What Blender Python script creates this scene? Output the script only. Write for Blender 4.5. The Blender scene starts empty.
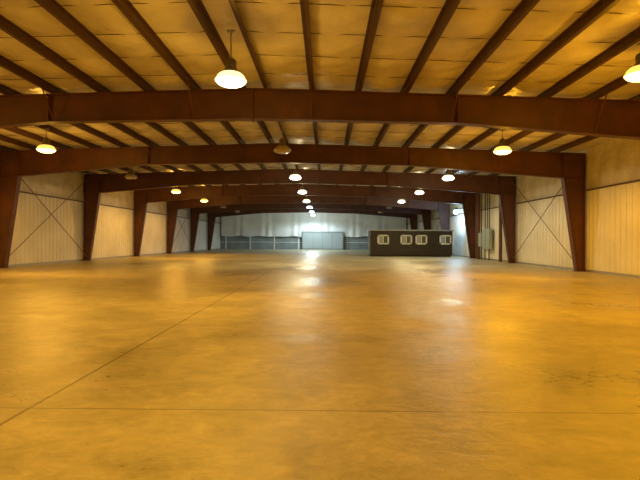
import bpy, math, random
from mathutils import Vector, Matrix
random.seed(4)
sc = bpy.context.scene
sc.view_settings.view_transform = 'Standard'
sc.view_settings.look = 'None'

# ------------------------------------------------------------ helpers
def mat(name, col, rough=0.6, metal=0.0, noise=None, bump=0.0, bscale=5.0, col2=None):
    m = bpy.data.materials.new(name); m.use_nodes = True
    nt = m.node_tree; b = nt.nodes['Principled BSDF']
    b.inputs['Base Color'].default_value = (*col, 1)
    b.inputs['Roughness'].default_value = rough
    b.inputs['Metallic'].default_value = metal
    geo = nt.nodes.new('ShaderNodeNewGeometry')
    if noise:
        n = nt.nodes.new('ShaderNodeTexNoise'); n.inputs['Scale'].default_value = noise
        n.inputs['Detail'].default_value = 6
        nt.links.new(geo.outputs['Position'], n.inputs['Vector'])
        r = nt.nodes.new('ShaderNodeValToRGB')
        r.color_ramp.elements[0].position = 0.35; r.color_ramp.elements[1].position = 0.68
        c2 = col2 or tuple(c*0.7 for c in col)
        r.color_ramp.elements[0].color = (*c2, 1); r.color_ramp.elements[1].color = (*col, 1)
        nt.links.new(n.outputs['Fac'], r.inputs['Fac'])
        nt.links.new(r.outputs['Color'], b.inputs['Base Color'])
    if bump:
        n = nt.nodes.new('ShaderNodeTexNoise'); n.inputs['Scale'].default_value = bscale
        n.inputs['Detail'].default_value = 4
        nt.links.new(geo.outputs['Position'], n.inputs['Vector'])
        bp = nt.nodes.new('ShaderNodeBump'); bp.inputs['Strength'].default_value = bump
        bp.inputs['Distance'].default_value = 0.1
        nt.links.new(n.outputs['Fac'], bp.inputs['Height'])
        nt.links.new(bp.outputs['Normal'], b.inputs['Normal'])
    return m

def emat(name, col, strength):
    m = bpy.data.materials.new(name); m.use_nodes = True
    b = m.node_tree.nodes['Principled BSDF']
    b.inputs['Base Color'].default_value = (0.3, 0.3, 0.3, 1)
    b.inputs['Emission Color'].default_value = (*col, 1)
    b.inputs['Emission Strength'].default_value = strength
    return m

class MB:
    def __init__(s): s.v = []; s.f = []; s.mi = []
    def quad(s, a, b, c, d, m=0):
        n = len(s.v); s.v += [a, b, c, d]; s.f.append((n, n+1, n+2, n+3)); s.mi.append(m)
    def box(s, x0, x1, y0, y1, z0, z1, m=0):
        n = len(s.v)
        s.v += [(x0,y0,z0),(x1,y0,z0),(x1,y1,z0),(x0,y1,z0),(x0,y0,z1),(x1,y0,z1),(x1,y1,z1),(x0,y1,z1)]
        for q in [(0,3,2,1),(4,5,6,7),(0,1,5,4),(1,2,6,5),(2,3,7,6),(3,0,4,7)]:
            s.f.append(tuple(n+i for i in q)); s.mi.append(m)
    def prism_xz(s, pts, y0, y1, m=0):   # polygon in xz extruded along y
        n = len(s.v); k = len(pts)
        s.v += [(p[0], y0, p[1]) for p in pts] + [(p[0], y1, p[1]) for p in pts]
        s.f.append(tuple(range(n, n+k))); s.mi.append(m)
        s.f.append(tuple(range(n+2*k-1, n+k-1, -1))); s.mi.append(m)
        for i in range(k):
            j = (i+1) % k
            s.f.append((n+i, n+k+i, n+k+j, n+j)); s.mi.append(m)
    def rod(s, a, b, r, seg=8, m=0, r2=None):
        a = Vector(a); b = Vector(b); d = (b-a).normalized()
        u = d.orthogonal().normalized(); w = d.cross(u); n = len(s.v); r2 = r if r2 is None else r2
        for p, rr in ((a, r), (b, r2)):
            for i in range(seg):
                t = 2*math.pi*i/seg
                s.v.append(tuple(p + u*rr*math.cos(t) + w*rr*math.sin(t)))
        for i in range(seg):
            j = (i+1) % seg
            s.f.append((n+i, n+j, n+seg+j, n+seg+i)); s.mi.append(m)
        s.f.append(tuple(range(n+seg-1, n-1, -1))); s.mi.append(m)
        s.f.append(tuple(range(n+seg, n+2*seg))); s.mi.append(m)
    def lathe(s, prof, cx, cy, cz, seg=28, m=0):
        n = len(s.v)
        for r, z in prof:
            for i in range(seg):
                t = 2*math.pi*i/seg
                s.v.append((cx+r*math.cos(t), cy+r*math.sin(t), cz+z))
        for k in range(len(prof)-1):
            for i in range(seg):
                j = (i+1) % seg
                s.f.append((n+k*seg+i, n+k*seg+j, n+(k+1)*seg+j, n+(k+1)*seg+i)); s.mi.append(m)
    def make(s, name, mats, parent=None, smooth=False):
        me = bpy.data.meshes.new(name); me.from_pydata(s.v, [], s.f); 
        for m in (mats if isinstance(mats, list) else [mats]): me.materials.append(m)
        me.polygons.foreach_set('material_index', s.mi)
        if smooth: me.polygons.foreach_set('use_smooth', [True]*len(s.f))
        me.update()
        o = bpy.data.objects.new(name, me); sc.collection.objects.link(o)
        if parent: o.parent = parent
        return o

def empty(name, loc=(0,0,0)):
    e = bpy.data.objects.new(name, None); e.location = loc; e.empty_display_size = 0.2
    sc.collection.objects.link(e); return e

# ------------------------------------------------------------ dimensions
XL, XR = -17.75, 13.9
RX = -2.5
YB, YF = -11.3, 81.0
RZ = 6.76; BZ = 5.72
def ztop(x): return RZ - 0.03*abs(x-RX)
FR = [-2.05, 7.2, 16.45, 25.7, 34.95, 44.2, 53.45, 62.7, 71.95]
LINER = 4.25

# ------------------------------------------------------------ materials
steel = mat('red_oxide_steel', (0.13, 0.043, 0.022), 0.5, 0.0, noise=1.5, col2=(0.08, 0.028, 0.016))
purl = mat('purlin_primer', (0.075, 0.031, 0.016), 0.55)
vinyl = mat('insulation_vinyl', (0.80, 0.72, 0.54), 0.34, noise=0.8, col2=(0.56, 0.48, 0.32), bump=0.5, bscale=2.5)
quilt = mat('wall_insulation', (0.70, 0.63, 0.45), 0.42, noise=1.2, col2=(0.52, 0.45, 0.29), bump=0.6, bscale=3)
liner = mat('liner_panel_white', (0.86, 0.84, 0.79), 0.45, noise=0.6, col2=(0.74, 0.71, 0.65))
tarp = mat('white_tarp', (0.88, 0.90, 0.90), 0.5, noise=0.5, col2=(0.74, 0.77, 0.78))
greywall = mat('grey_panel', (0.30, 0.34, 0.35), 0.6, noise=0.8)
lightgrey = mat('pale_door_paint', (0.36, 0.42, 0.44), 0.45)
darktrim = mat('dark_trim', (0.05, 0.045, 0.04), 0.6)
galv = mat('galvanised', (0.45, 0.45, 0.44), 0.4, 0.6)
rodm = mat('brace_steel', (0.20, 0.13, 0.08), 0.5)
wood = mat('dark_siding', (0.045, 0.030, 0.020), 0.55, noise=3)
whitep = mat('white_paint', (0.88, 0.88, 0.84), 0.4)
housing = mat('ballast_grey', (0.16, 0.13, 0.11), 0.5)
lens_off = mat('lens_unlit', (0.45, 0.38, 0.26), 0.2)
glass = mat('office_glass', (0.12, 0.12, 0.10), 0.08)

# concrete
def concrete():
    m = bpy.data.materials.new('concrete_slab'); m.use_nodes = True
    nt = m.node_tree; N = nt.nodes; L = nt.links; b = N['Principled BSDF']
    geo = N.new('ShaderNodeNewGeometry')
    def noise(scale, detail=6, dist=0.0, rough=0.55, stretch=None):
        n = N.new('ShaderNodeTexNoise'); n.inputs['Scale'].default_value = scale
        n.inputs['Detail'].default_value = detail; n.inputs['Distortion'].default_value = dist
        n.inputs['Roughness'].default_value = rough
        src = geo.outputs['Position']
        if stretch:
            mp = N.new('ShaderNodeMapping'); mp.inputs['Scale'].default_value = stretch[0]
            mp.inputs['Rotation'].default_value = (0, 0, stretch[1]); L.new(src, mp.inputs['Vector']); src = mp.outputs[0]
        L.new(src, n.inputs['Vector']); return n.outputs['Fac']
    def mth(op, a, bb=None):
        n = N.new('ShaderNodeMath'); n.operation = op
        for i, q in enumerate((a, bb)):
            if q is None: continue
            if isinstance(q, (int, float)): n.inputs[i].default_value = q
            else: L.new(q, n.inputs[i])
        return n.outputs[0]
    n1 = noise(0.30, 8, 0.5, 0.6); n2 = noise(1.6, 10, 0.3, 0.72); n3 = noise(9, 7, 0.2, 0.75)
    n4 = noise(2.6, 6, 1.2, 0.65, ((1, 1.8, 1), 0.7))   # trowel sweeps
    s = mth('ADD', mth('ADD', mth('MULTIPLY', n1, 0.32), mth('MULTIPLY', n4, 0.18)), mth('ADD', mth('MULTIPLY', n2, 0.28), mth('MULTIPLY', n3, 0.22)))
    r = N.new('ShaderNodeValToRGB'); L.new(s, r.inputs['Fac'])
    e = r.color_ramp.elements
    e[0].position = 0.405; e[0].color = (0.27, 0.235, 0.13, 1)
    e[1].position = 0.60; e[1].color = (0.60, 0.52, 0.345, 1)
    mid = e.new(0.5); mid.color = (0.42, 0.36, 0.22, 1)
    sep = N.new('ShaderNodeSeparateXYZ'); L.new(geo.outputs['Position'], sep.inputs[0])
    jx = mth('LESS_THAN', mth('ABSOLUTE', mth('ADD', sep.outputs['X'], 2.78)), 0.018)
    yy = mth('PINGPONG', mth('SUBTRACT', sep.outputs['Y'], 4.5), 9.25)
    jy = mth('LESS_THAN', yy, 0.010)
    j = mth('MULTIPLY', mth('MAXIMUM', jx, jy), 0.65)
    mx = N.new('ShaderNodeMix'); mx.data_type = 'RGBA'
    L.new(j, mx.inputs['Factor']); L.new(r.outputs['Color'], mx.inputs['A'])
    mx.inputs['B'].default_value = (0.06, 0.045, 0.03, 1)
    L.new(mx.outputs['Result'], b.inputs['Base Color'])
    mr = N.new('ShaderNodeMapRange'); L.new(mth('ADD', mth('MULTIPLY', n1, 0.5), mth('MULTIPLY', n3, 0.5)), mr.inputs['Value'])
    mr.inputs['From Min'].default_value = 0.40; mr.inputs['From Max'].default_value = 0.60
    mr.inputs['To Min'].default_value = 0.27; mr.inputs['To Max'].default_value = 0.58
    L.new(mr.outputs[0], b.inputs['Roughness'])
    b.inputs['Specular IOR Level'].default_value = 0.33
    bp = N.new('ShaderNodeBump'); bp.inputs['Strength'].default_value = 0.5; bp.inputs['Distance'].default_value = 0.012
    L.new(mth('ADD', n3, mth('MULTIPLY', n4, 1.5)), bp.inputs['Height']); L.new(bp.outputs['Normal'], b.inputs['Normal'])
    return m
conc = concrete()

# ------------------------------------------------------------ floor
mb = MB(); mb.box(XL-0.3, XR+0.3, YB-0.3, YF+0.3, -0.2, 0.0); mb.make('floor', conc)

# ------------------------------------------------------------ purlins positions
PX = []
k = 0.4
while RX-k > XL+0.2: PX.append(RX-k); k = k+1.6
k = 0.4
while RX+k < XR-0.2: PX.append(RX+k); k = k+1.6
PX.sort()
mb = MB()
for x in PX:
    z = ztop(x)+0.012; s = 1 if x > RX else -1
    mb.box(x-0.012, x+0.012, YB+0.05, YF-0.05, z, z+0.22)
    mb.box(min(x, x+s*0.115), max(x, x+s*0.115), YB+0.05, YF-0.05, z, z+0.018)
    mb.box(min(x, x-s*0.09), max(x, x-s*0.09), YB+0.05, YF-0.05, z+0.202, z+0.22)
edges = [XL-0.05]+PX+[XR+0.05]
SEAM = 1.54
yv = math.ceil(YB/SEAM)*SEAM
while yv < YF:  # thin banding along the blanket seams, merged into the purlin mesh
    for a, bq in zip(edges[:-1], edges[1:]):
        if bq-a < 1 or a < XL+.1 or bq > XR-.1: continue
        m_ = (a+bq)/2
        mb.rod((a+.02, yv, ztop(a)+0.205), (m_, yv, ztop(m_)+0.195), 0.008, 5)
        mb.rod((m_, yv, ztop(m_)+0.195), (bq-.02, yv, ztop(bq)+0.205), 0.008, 5)
    yv += SEAM
mb.make('roof_purlins_banding', purl)

# ceiling: sagging vinyl-faced insulation blankets
xs = []
for a, bq in zip(edges[:-1], edges[1:]):
    n = 8 if bq-a > 1 else 3
    for i in range(n): xs.append((a+(bq-a)*i/n, math.sin(math.pi*i/n)*min(1, (bq-a)/1.6)))
xs.append((edges[-1], 0))
ny = int((YF-YB)/(SEAM/7)); ys = [YB+(YF-YB)*i/ny for i in range(ny+1)]
verts = []; faces = []
for yv in ys:
    t = (yv/SEAM) % 1.0
    py = 1-abs(2*t-1)**5
    for x, sg in xs:
        w = 0.5+0.5*math.sin(math.floor((x-RX-0.4)/1.6)*1.7+math.floor(yv/SEAM)*2.3)
        verts.append((x, yv, ztop(x)+0.25-sg*(0.03+py*(0.04+0.08*w))+0.02*math.sin(yv*6+x*4)*sg))
nx = len(xs)
for j in range(ny):
    for i in range(nx-1):
        a = j*nx+i; faces.append((a, a+1, a+nx+1, a+nx))
me = bpy.data.meshes.new('ceiling'); me.from_pydata(verts, [], faces); me.materials.append(vinyl)
me.polygons.foreach_set('use_smooth', [True]*len(faces))
o = bpy.data.objects.new('ceiling', me); sc.collection.objects.link(o)

# ------------------------------------------------------------ steel portal frames
def frame(yc, idx):
    mb = MB(); g = 0.02
    xl, xr = XL+g+0.12, XR-g-0.12
    out = [(xl, 0.02), (xl, ztop(xl)), (RX-7, ztop(RX-7)), (RX, ztop(RX)), (RX+7, ztop(RX+7)), (xr, ztop(xr)), (xr, 0.02)]
    inn = [(xl+0.42, 0.02), (xl+1.15, 4.95), (RX-7, BZ-.13), (RX, BZ), (RX+7, BZ-.13), (xr-1.15, 4.95), (xr-0.42, 0.02)]
    for i in range(6):
        mb.prism_xz([out[i], out[i+1], inn[i+1], inn[i]], yc-0.012, yc+0.012)
    fw = 0.16; th = 0.028
    def fl(p, q, sgn, w=fw, t=th):
        d = Vector((q[0]-p[0], q[1]-p[1])).normalized(); n = Vector((-d.y, d.x))*sgn*t
        mb.prism_xz([p, q, (q[0]+n.x, q[1]+n.y), (p[0]+n.x, p[1]+n.y)], yc-w, yc+w)
    for i in range(6):
        fl(out[i], out[i+1], -1); fl(inn[i], inn[i+1], 1)
    for o_, i_, sx in ((out[1], inn[1], 1), (out[5], inn[5], -1)):
        mb.prism_xz([(i_[0], i_[1]), (i_[0]+0.03*sx, i_[1]), (i_[0]+0.03*sx, ztop(i_[0])-0.03), (i_[0], ztop(i_[0])-0.03)], yc-fw, yc+fw)
        mb.prism_xz([(o_[0], i_[1]), (i_[0], i_[1]), (i_[0], i_[1]+0.03), (o_[0], i_[1]+0.03)], yc-fw, yc+fw)
    mb.box(RX-0.03, RX+0.03, yc-0.2, yc+0.2, BZ-.05, ztop(RX)-0.04)
    for sx in (-7, 7):
        mb.box(RX+sx-0.02, RX+sx+0.02, yc-0.155, yc+0.155, BZ-.13, ztop(RX+sx)-0.04)
    for x in (xl+0.21, xr-0.21):
        mb.box(x-0.3 if x > 0 else x-0.22, x+0.22 if x > 0 else x+0.3, yc-0.2, yc+0.2, 0.0, 0.025)
        for dx in (-0.12, 0.12):
            for dy in (-0.1, 0.1): mb.rod((x+dx, yc+dy, 0.02), (x+dx, yc+dy, 0.07), 0.018, 6)
    for x in PX[2:-2:3]:
        a = abs(x-RX)
        zbm = BZ-0.0186*a if a < 7 else BZ-.13-0.07*(a-7)
        for dy in (-1, 1):
            mb.rod((x, yc+dy*0.13, zbm+0.05), (x, yc+dy*0.85, ztop(x)+0.03), 0.022, 5)
    mb.make('steel_portal_frame', steel)
for i, yv in enumerate(FR): frame(yv, i)

mb = MB()
for x in (XL+0.1, XR-0.1):
    for a, bq in zip([YB+.1]+FR, FR+[YF-.1]):
        mb.box(x-0.06, x+0.06, a+0.2, bq-0.2, LINER+0.02, LINER+0.08)
mb.make('wall_girts', purl)

# ------------------------------------------------------------ side walls (ribbed liner + insulation quilt above)
def side_wall(name, x, s):
    mb = MB(); n = int((YF-YB)/0.42); st = (YF-YB)/n
    mb.box(min(x-s*0.25, x-s*0.05), max(x-s*0.25, x-s*0.05), YB-.2, YF+.2, 0, 7.1, 0)
    for i in range(n):
        y = YB+i*st
        P = [(x, y), (x, y+st*0.62), (x+s*0.03, y+st*0.72), (x+s*0.03, y+st*0.90), (x, y+st)]
        for a, bq in zip(P[:-1], P[1:]):
            mb.quad((a[0], a[1], 0), (bq[0], bq[1], 0), (bq[0], bq[1], LINER), (a[0], a[1], LINER), 0)
    mb.box(min(x-s*0.04, x+s*0.03), max(x-s*0.04, x+s*0.03), YB, YF, LINER, LINER+0.03, 0)
    H = [LINER+0.03+(7.0-LINER)*i/10 for i in range(11)]
    m = int((YF-YB)/0.38); dy = (YF-YB)/m
    base = len(mb.v)
    for j in range(m+1):
        yv = YB+j*dy; t = (yv/1.54) % 1; py = 1-abs(2*t-1)**4
        for i, h in enumerate(H):
            mb.v.append((x+s*(0.01+0.06*py*math.sin(math.pi*min(1, i/7))+0.01*math.sin(yv*3+i)), yv, h))
    for j in range(m):
        for i in range(10):
            a = base+j*11+i; mb.f.append((a, a+1, a+12, a+11)); mb.mi.append(1)
    mb.make(name, [liner, quilt])
side_wall('wall_left', XL, 1)
side_wall('wall_right', XR, -1)
mb = MB(); mb.box(XL+0.05, XL+0.09, YB, YF, 0, 0.12); mb.make('baseboard_left', galv)
mb = MB(); mb.box(XR-0.09, XR-0.05, YB, YF, 0, 0.12); mb.make('baseboard_right', galv)

# wall behind the camera
mb = MB(); mb.box(XL, XR, YB-0.3, YB-0.1, 0, 7.1)
x = XL
while x < XR-0.42:
    mb.box(x+0.3, x+0.38, YB-0.1, YB-0.05, 0, 6.6); x += 0.42
mb.make('wall_near', liner)
# far end wall: grey panels + posts
mb = MB(); mb.box(XL, XR, YF, YF+0.2, 0, 7.1, 0)
x = XL+1.0
while x < XR:
    mb.box(x-0.09, x+0.09, YF-0.1, YF, 0, 2.6, 1); x += 4.1
mb.box(XL, XR, YF-0.1, YF, 1.15, 1.23, 1)
mb.make('wall_far', [greywall, tarp])

# hanging tarp curtain on the far wall
verts = []; faces = []; nx = 260; nz = 14
for i in range(nx+1):
    x = XL+0.3+(XR-XL-0.6)*i/nx
    top = ztop(x)-0.35; bot = 2.1+0.10*abs(math.sin(x*0.75))+0.06*math.sin(x*2.1)
    for j in range(nz+1):
        t = j/nz
        yv = YF-0.45-0.08*math.sin(x*3.2+math.sin(x*1.3)*2)*(0.25+0.75*(1-t))-0.08*math.sin(t*9+0.4*math.sin(x*0.9))*0.6
        verts.append((x, yv, bot+(top-bot)*t))
for i in range(nx):
    for j in range(nz):
        a = i*(nz+1)+j; faces.append((a, a+nz+1, a+nz+2, a+1))
me = bpy.data.meshes.new('tarp_curtain'); me.from_pydata(verts, [], faces); me.materials.append(tarp)
me.polygons.foreach_set('use_smooth', [True]*len(faces))
o = bpy.data.objects.new('tarp_curtain', me); sc.collection.objects.link(o)

# far double door
d = empty('door_1', (-0.4, YF-0.75, 0))
mb = MB(); mb.box(-3.3, -0.03, -0.04, 0.04, 0.03, 2.9); mb.box(0.03, 3.3, -0.04, 0.04, 0.03, 2.9)
mb.make('leaves', lightgrey, d)
mb = MB()
for a, bq in ((-3.45, -3.3), (3.3, 3.45), (-0.06, 0.06)): mb.box(a, bq, -0.08, 0.08, 0, 3.0)
mb.box(-3.45, 3.45, -0.08, 0.08, 2.9, 3.02)
for s in (-1, 1):
    for z in (0.1, 2.78): mb.box(min(s*0.05, s*3.28), max(s*0.05, s*3.28), -0.06, -0.04, z, z+0.09)
    mb.box(s*1.6-0.04, s*1.6+0.04, -0.06, -0.04, 0.1, 2.8)
mb.make('door_frame', greywall, d)

# ------------------------------------------------------------ X bracing rods
def xbrace(name, x, y0, y1):
    mb = MB()
    mb.rod((x, y0+0.1, 0.3), (x, y1-0.1, 5.9), 0.024, 6); mb.rod((x+0.07, y0+0.1, 5.9), (x+0.07, y1-0.1, 0.3), 0.024, 6)
    mb.make(name, rodm)
for x in (XL+0.32, XR-0.39):
    xbrace('brace_rods', x, FR[3], FR[4]); xbrace('brace_rods', x, FR[6], FR[7])
mb = MB()
for (y0, y1) in ((FR[3], FR[4]), (FR[6], FR[7])):
    for k in range(-2, 2):
        xa = RX+k*6.5+0.5; xb = xa+6.0
        mb.rod((xa, y0+.2, ztop(xa)-0.15), (xb, y1-.2, ztop(xb)-0.15), 0.02, 5)
        mb.rod((xb, y0+.2, ztop(xb)-0.2), (xa, y1-.2, ztop(xa)-0.2), 0.02, 5)
mb.make('roof_brace_rods', rodm)

# ------------------------------------------------------------ high bay lamps
cache = {}
def glow(col, em):
    key = (tuple(col), em)
    if key not in cache: cache[key] = emat('lamp_glow', col, em)
    return cache[key]
def lamp(x, y, kind, power, lit=True, zl=5.55, up=0.15):
    col, gb, gl_ = kind
    root = empty('high_bay_lamp', (x, y, zl))
    zc = ztop(x)+0.0-zl
    mb = MB()
    mb.rod((0, 0, 0.50), (0, 0, zc+0.01), 0.018, 8)
    mb.box(-0.1, 0.1, -0.05, 0.05, zc-0.03, zc+0.01)
    mb.rod((0, 0, 0.48), (0, 0, 0.56), 0.045, 10)
    mb.make('conduit', galv, root)
    mb = MB(); mb.lathe([(0.0, 0.50), (0.10, 0.50), (0.13, 0.47), (0.13, 0.30), (0.16, 0.24), (0.2, 0.19), (0.2, 0.16), (0, 0.16)], 0, 0, 0)
    for i in range(10):
        t = 2*math.pi*i/10; c, s_ = math.cos(t), math.sin(t)
        mb.rod((0.132*c, 0.132*s_, 0.32), (0.132*c, 0.132*s_, 0.46), 0.009, 5)
    mb.make('ballast_housing', housing, root, True)
    # wide shallow prismatic acrylic refractor, lit from inside
    mb = MB(); mb.lathe([(0.19, 0.17), (0.27, 0.145), (0.33, 0.09), (0.365, 0.02), (0.38, 0.0), (0.39, -0.01), (0.39, -0.03), (0.36, -0.03), (0.335, 0.03), (0.29, 0.09), (0.19, 0.14)], 0, 0, 0, 36)
    mb.make('refractor_bell', glow(gb, 2.0) if lit else lens_off, root, True)
    mb = MB(); mb.lathe([(0.37, -0.025), (0.36, -0.06), (0.32, -0.10), (0.24, -0.135), (0.12, -0.15), (0.0, -0.155)], 0, 0, 0)
    mb.make('prismatic_lens', glow(gl_, 6.0) if lit else lens_off, root, True)
    if lit:
        L = bpy.data.lights.new('bulb_light', 'SPOT'); L.energy = power; L.color = col
        L.spot_size = math.radians(172); L.spot_blend = 0.35; L.shadow_soft_size = 0.25
        ob = bpy.data.objects.new('bulb_light', L); sc.collection.objects.link(ob); ob.parent = root; ob.location = (0, 0, -0.20)
        L = bpy.data.lights.new('bulb_spill', 'POINT'); L.energy = power*up; L.color = col; L.shadow_soft_size = 0.2
        ob = bpy.data.objects.new('bulb_spill', L); sc.collection.objects.link(ob); ob.parent = root; ob.location = (0, 0, -0.45)

AM = ((1.0, 0.46, 0.012), (1.0, 0.50, 0.08), (1.0, 0.62, 0.22))
AML = ((1.0, 0.50, 0.06), (1.0, 0.50, 0.08), (1.0, 0.62, 0.22))
WARM = ((1.0, 0.54, 0.055), (1.0, 0.72, 0.32), (1.0, 0.85, 0.6))
WHITE = ((1.0, 0.82, 0.42), (1.0, 0.85, 0.55), (1.0, 0.95, 0.8))
COOL = ((0.78, 0.97, 1.0), (0.8, 0.95, 1.0), (0.9, 1.0, 1.0))
LY = [2.6, 11.85, 21.1, 30.35, 39.6, 48.85, 58.1, 67.3, 76.0]
for i, (c, p) in enumerate([(WARM, 740), (WARM, 950), (None, 0), (WHITE, 700), (WHITE, 500), (WHITE, 450), (COOL, 450), (COOL, 1000), (COOL, 2000)]):
    lamp(-2.35 if i < 2 else -1.9, LY[i], c or WARM, p, bool(c))
for i, (c, p) in enumerate([(AM, 1050), (AM, 1250), (AM, 1300), (WHITE, 750), (WHITE, 700), (WHITE, 600), (None, 0), (None, 0)]):
    lamp(7.75, LY[i], c or AM, p, bool(c), zl=5.72 if i < 2 else 5.55)
for i, (c, p) in enumerate([(AML, 600), (AML, 900), (AML, 1300), (None, 0), (AML, 1200), (AML, 900), (None, 0), (None, 0)]):
    lamp(-12.35, LY[i], c or AML, p, bool(c))

# ------------------------------------------------------------ site office
x0, x1, y0, y1, H = 4.55, 12.7, 48.0, 50.6, 2.55
off = empty('site_office', ((x0+x1)/2, (y0+y1)/2, 0))
def loc(mb):
    cx, cy = (x0+x1)/2, (y0+y1)/2
    mb.v = [(a-cx, b_-cy, c) for a, b_, c in mb.v]; return mb
mb = MB(); mb.box(x0, x1, y0, y1, 0.12, H)
x = x0+0.2
while x < x1: mb.box(x-0.02, x+0.02, y0-0.02, y0, 0.15, H); x += 0.4
for yy in (y0+0.3, y1-0.3): mb.box(x0+0.1, x1-0.1, yy-0.1, yy+0.1, 0.0, 0.12)
loc(mb).make('siding_walls', wood, off)
mb = MB(); mb.box(x0-0.12, x1+0.12, y0-0.15, y1+0.15, H, H+0.12); loc(mb).make('roof_slab', lightgrey, off)
fr = MB(); gl = MB(); bl = MB()
for px in (383, 406, 421, 445):
    cx = (px-325)/480*48; w = 0.58; zc = 1.68; h = 0.48
    for a in ((cx-w, cx+w, zc+h-0.14, zc+h), (cx-w, cx+w, zc-h, zc-h+0.14), (cx-w, cx-w+0.14, zc-h, zc+h), (cx+w-0.14, cx+w, zc-h, zc+h), (cx-0.04, cx+0.04, zc-h, zc+h)):
        fr.box(a[0], a[1], y0-0.07, y0-0.01, a[2], a[3])
    gl.box(cx-w+0.08, cx+w-0.08, y0-0.03, y0-0.015, zc-h+0.08, zc+h-0.08)
    bl.box(cx-w+0.12, cx-0.08, y0-0.045, y0-0.032, zc-h+0.12, zc+h-0.12)
loc(fr).make('window_frames', whitep, off); loc(gl).make('window_glass', glass, off); loc(bl).make('window_blinds', lightgrey, off)
mb = MB(); mb.box(x0-0.04, x0, y0+0.8, y0+1.7, 0.14, 2.2); loc(mb).make('office_door', greywall, off)

# ------------------------------------------------------------ services on right wall
ep = empty('electrical_panel', (XR-0.36, 40.3, 0))
mb = MB(); mb.box(-0.12, 0.13, -0.9, 0.9, 0.9, 2.6); mb.box(-0.12, 0.13, 1.1, 1.9, 1.1, 2.3)
mb.make('cabinets', lightgrey, ep)
mb = MB()
for yy in (-0.5, 0.0, 0.5, 1.5): mb.rod((0.02, yy, 2.3), (0.02, yy, 5.9), 0.05, 8)
mb.box(-0.13, -0.12, -0.02, 0.02, 0.95, 2.55)
for yy in (-0.5, 0.5, 1.5): mb.rod((0.02, yy, 0.0), (0.02, yy, 1.2), 0.05, 8)
mb.make('conduits', darktrim, ep)
dp = MB()
for yy in (37.2, 42.5, 43.0): dp.rod((XR-0.35, yy, 0.0), (XR-0.35, yy, 6.0), 0.13, 12)
dp.make('downpipes', steel)
wl = empty('wall_pack_lamp', (XR-0.1, 48.5, 4.6))
mb = MB(); mb.box(-0.55, 0.04, -0.1, 0.1, 0.22, 0.32); mb.rod((-0.6, 0, 0.12), (-0.6, 0, 0.34), 0.2, 16, 0, 0.1)
mb.make('lamp_body', housing, wl)
mb = MB(); mb.lathe([(0.0, 0.14), (0.2, 0.12), (0.3, 0.0), (0.3, -0.14), (0.2, -0.28), (0.0, -0.35)], -0.6, 0, 0, 20)
mb.make('lamp_globe', emat('cool_lens', (0.45, 0.78, 1.0), 3.5), wl, True)
L = bpy.data.lights.new('wall_light', 'POINT'); L.energy = 400; L.color = (0.4, 0.72, 1.0); L.shadow_soft_size = 0.3
ob = bpy.data.objects.new('wall_light', L); sc.collection.objects.link(ob); ob.parent = wl; ob.location = (-0.75, -0.1, -0.6)

# ------------------------------------------------------------ world, camera
w = bpy.data.worlds.new('night'); w.use_nodes = True
w.node_tree.nodes['Background'].inputs[0].default_value = (0.01, 0.01, 0.012, 1); sc.world = w
cam = bpy.data.cameras.new('camera'); cam.sensor_width = 36; cam.lens = 27.0; cam.clip_end = 300
co = bpy.data.objects.new('camera', cam); sc.collection.objects.link(co)
co.location = (0, 0, 1.6)
R = Matrix.Rotation(math.radians(0.6), 4, 'Z') @ Matrix.Rotation(math.radians(90), 4, 'X') @ Matrix.Rotation(math.radians(0.3), 4, 'Z')
co.rotation_euler = R.to_euler()
sc.camera = co
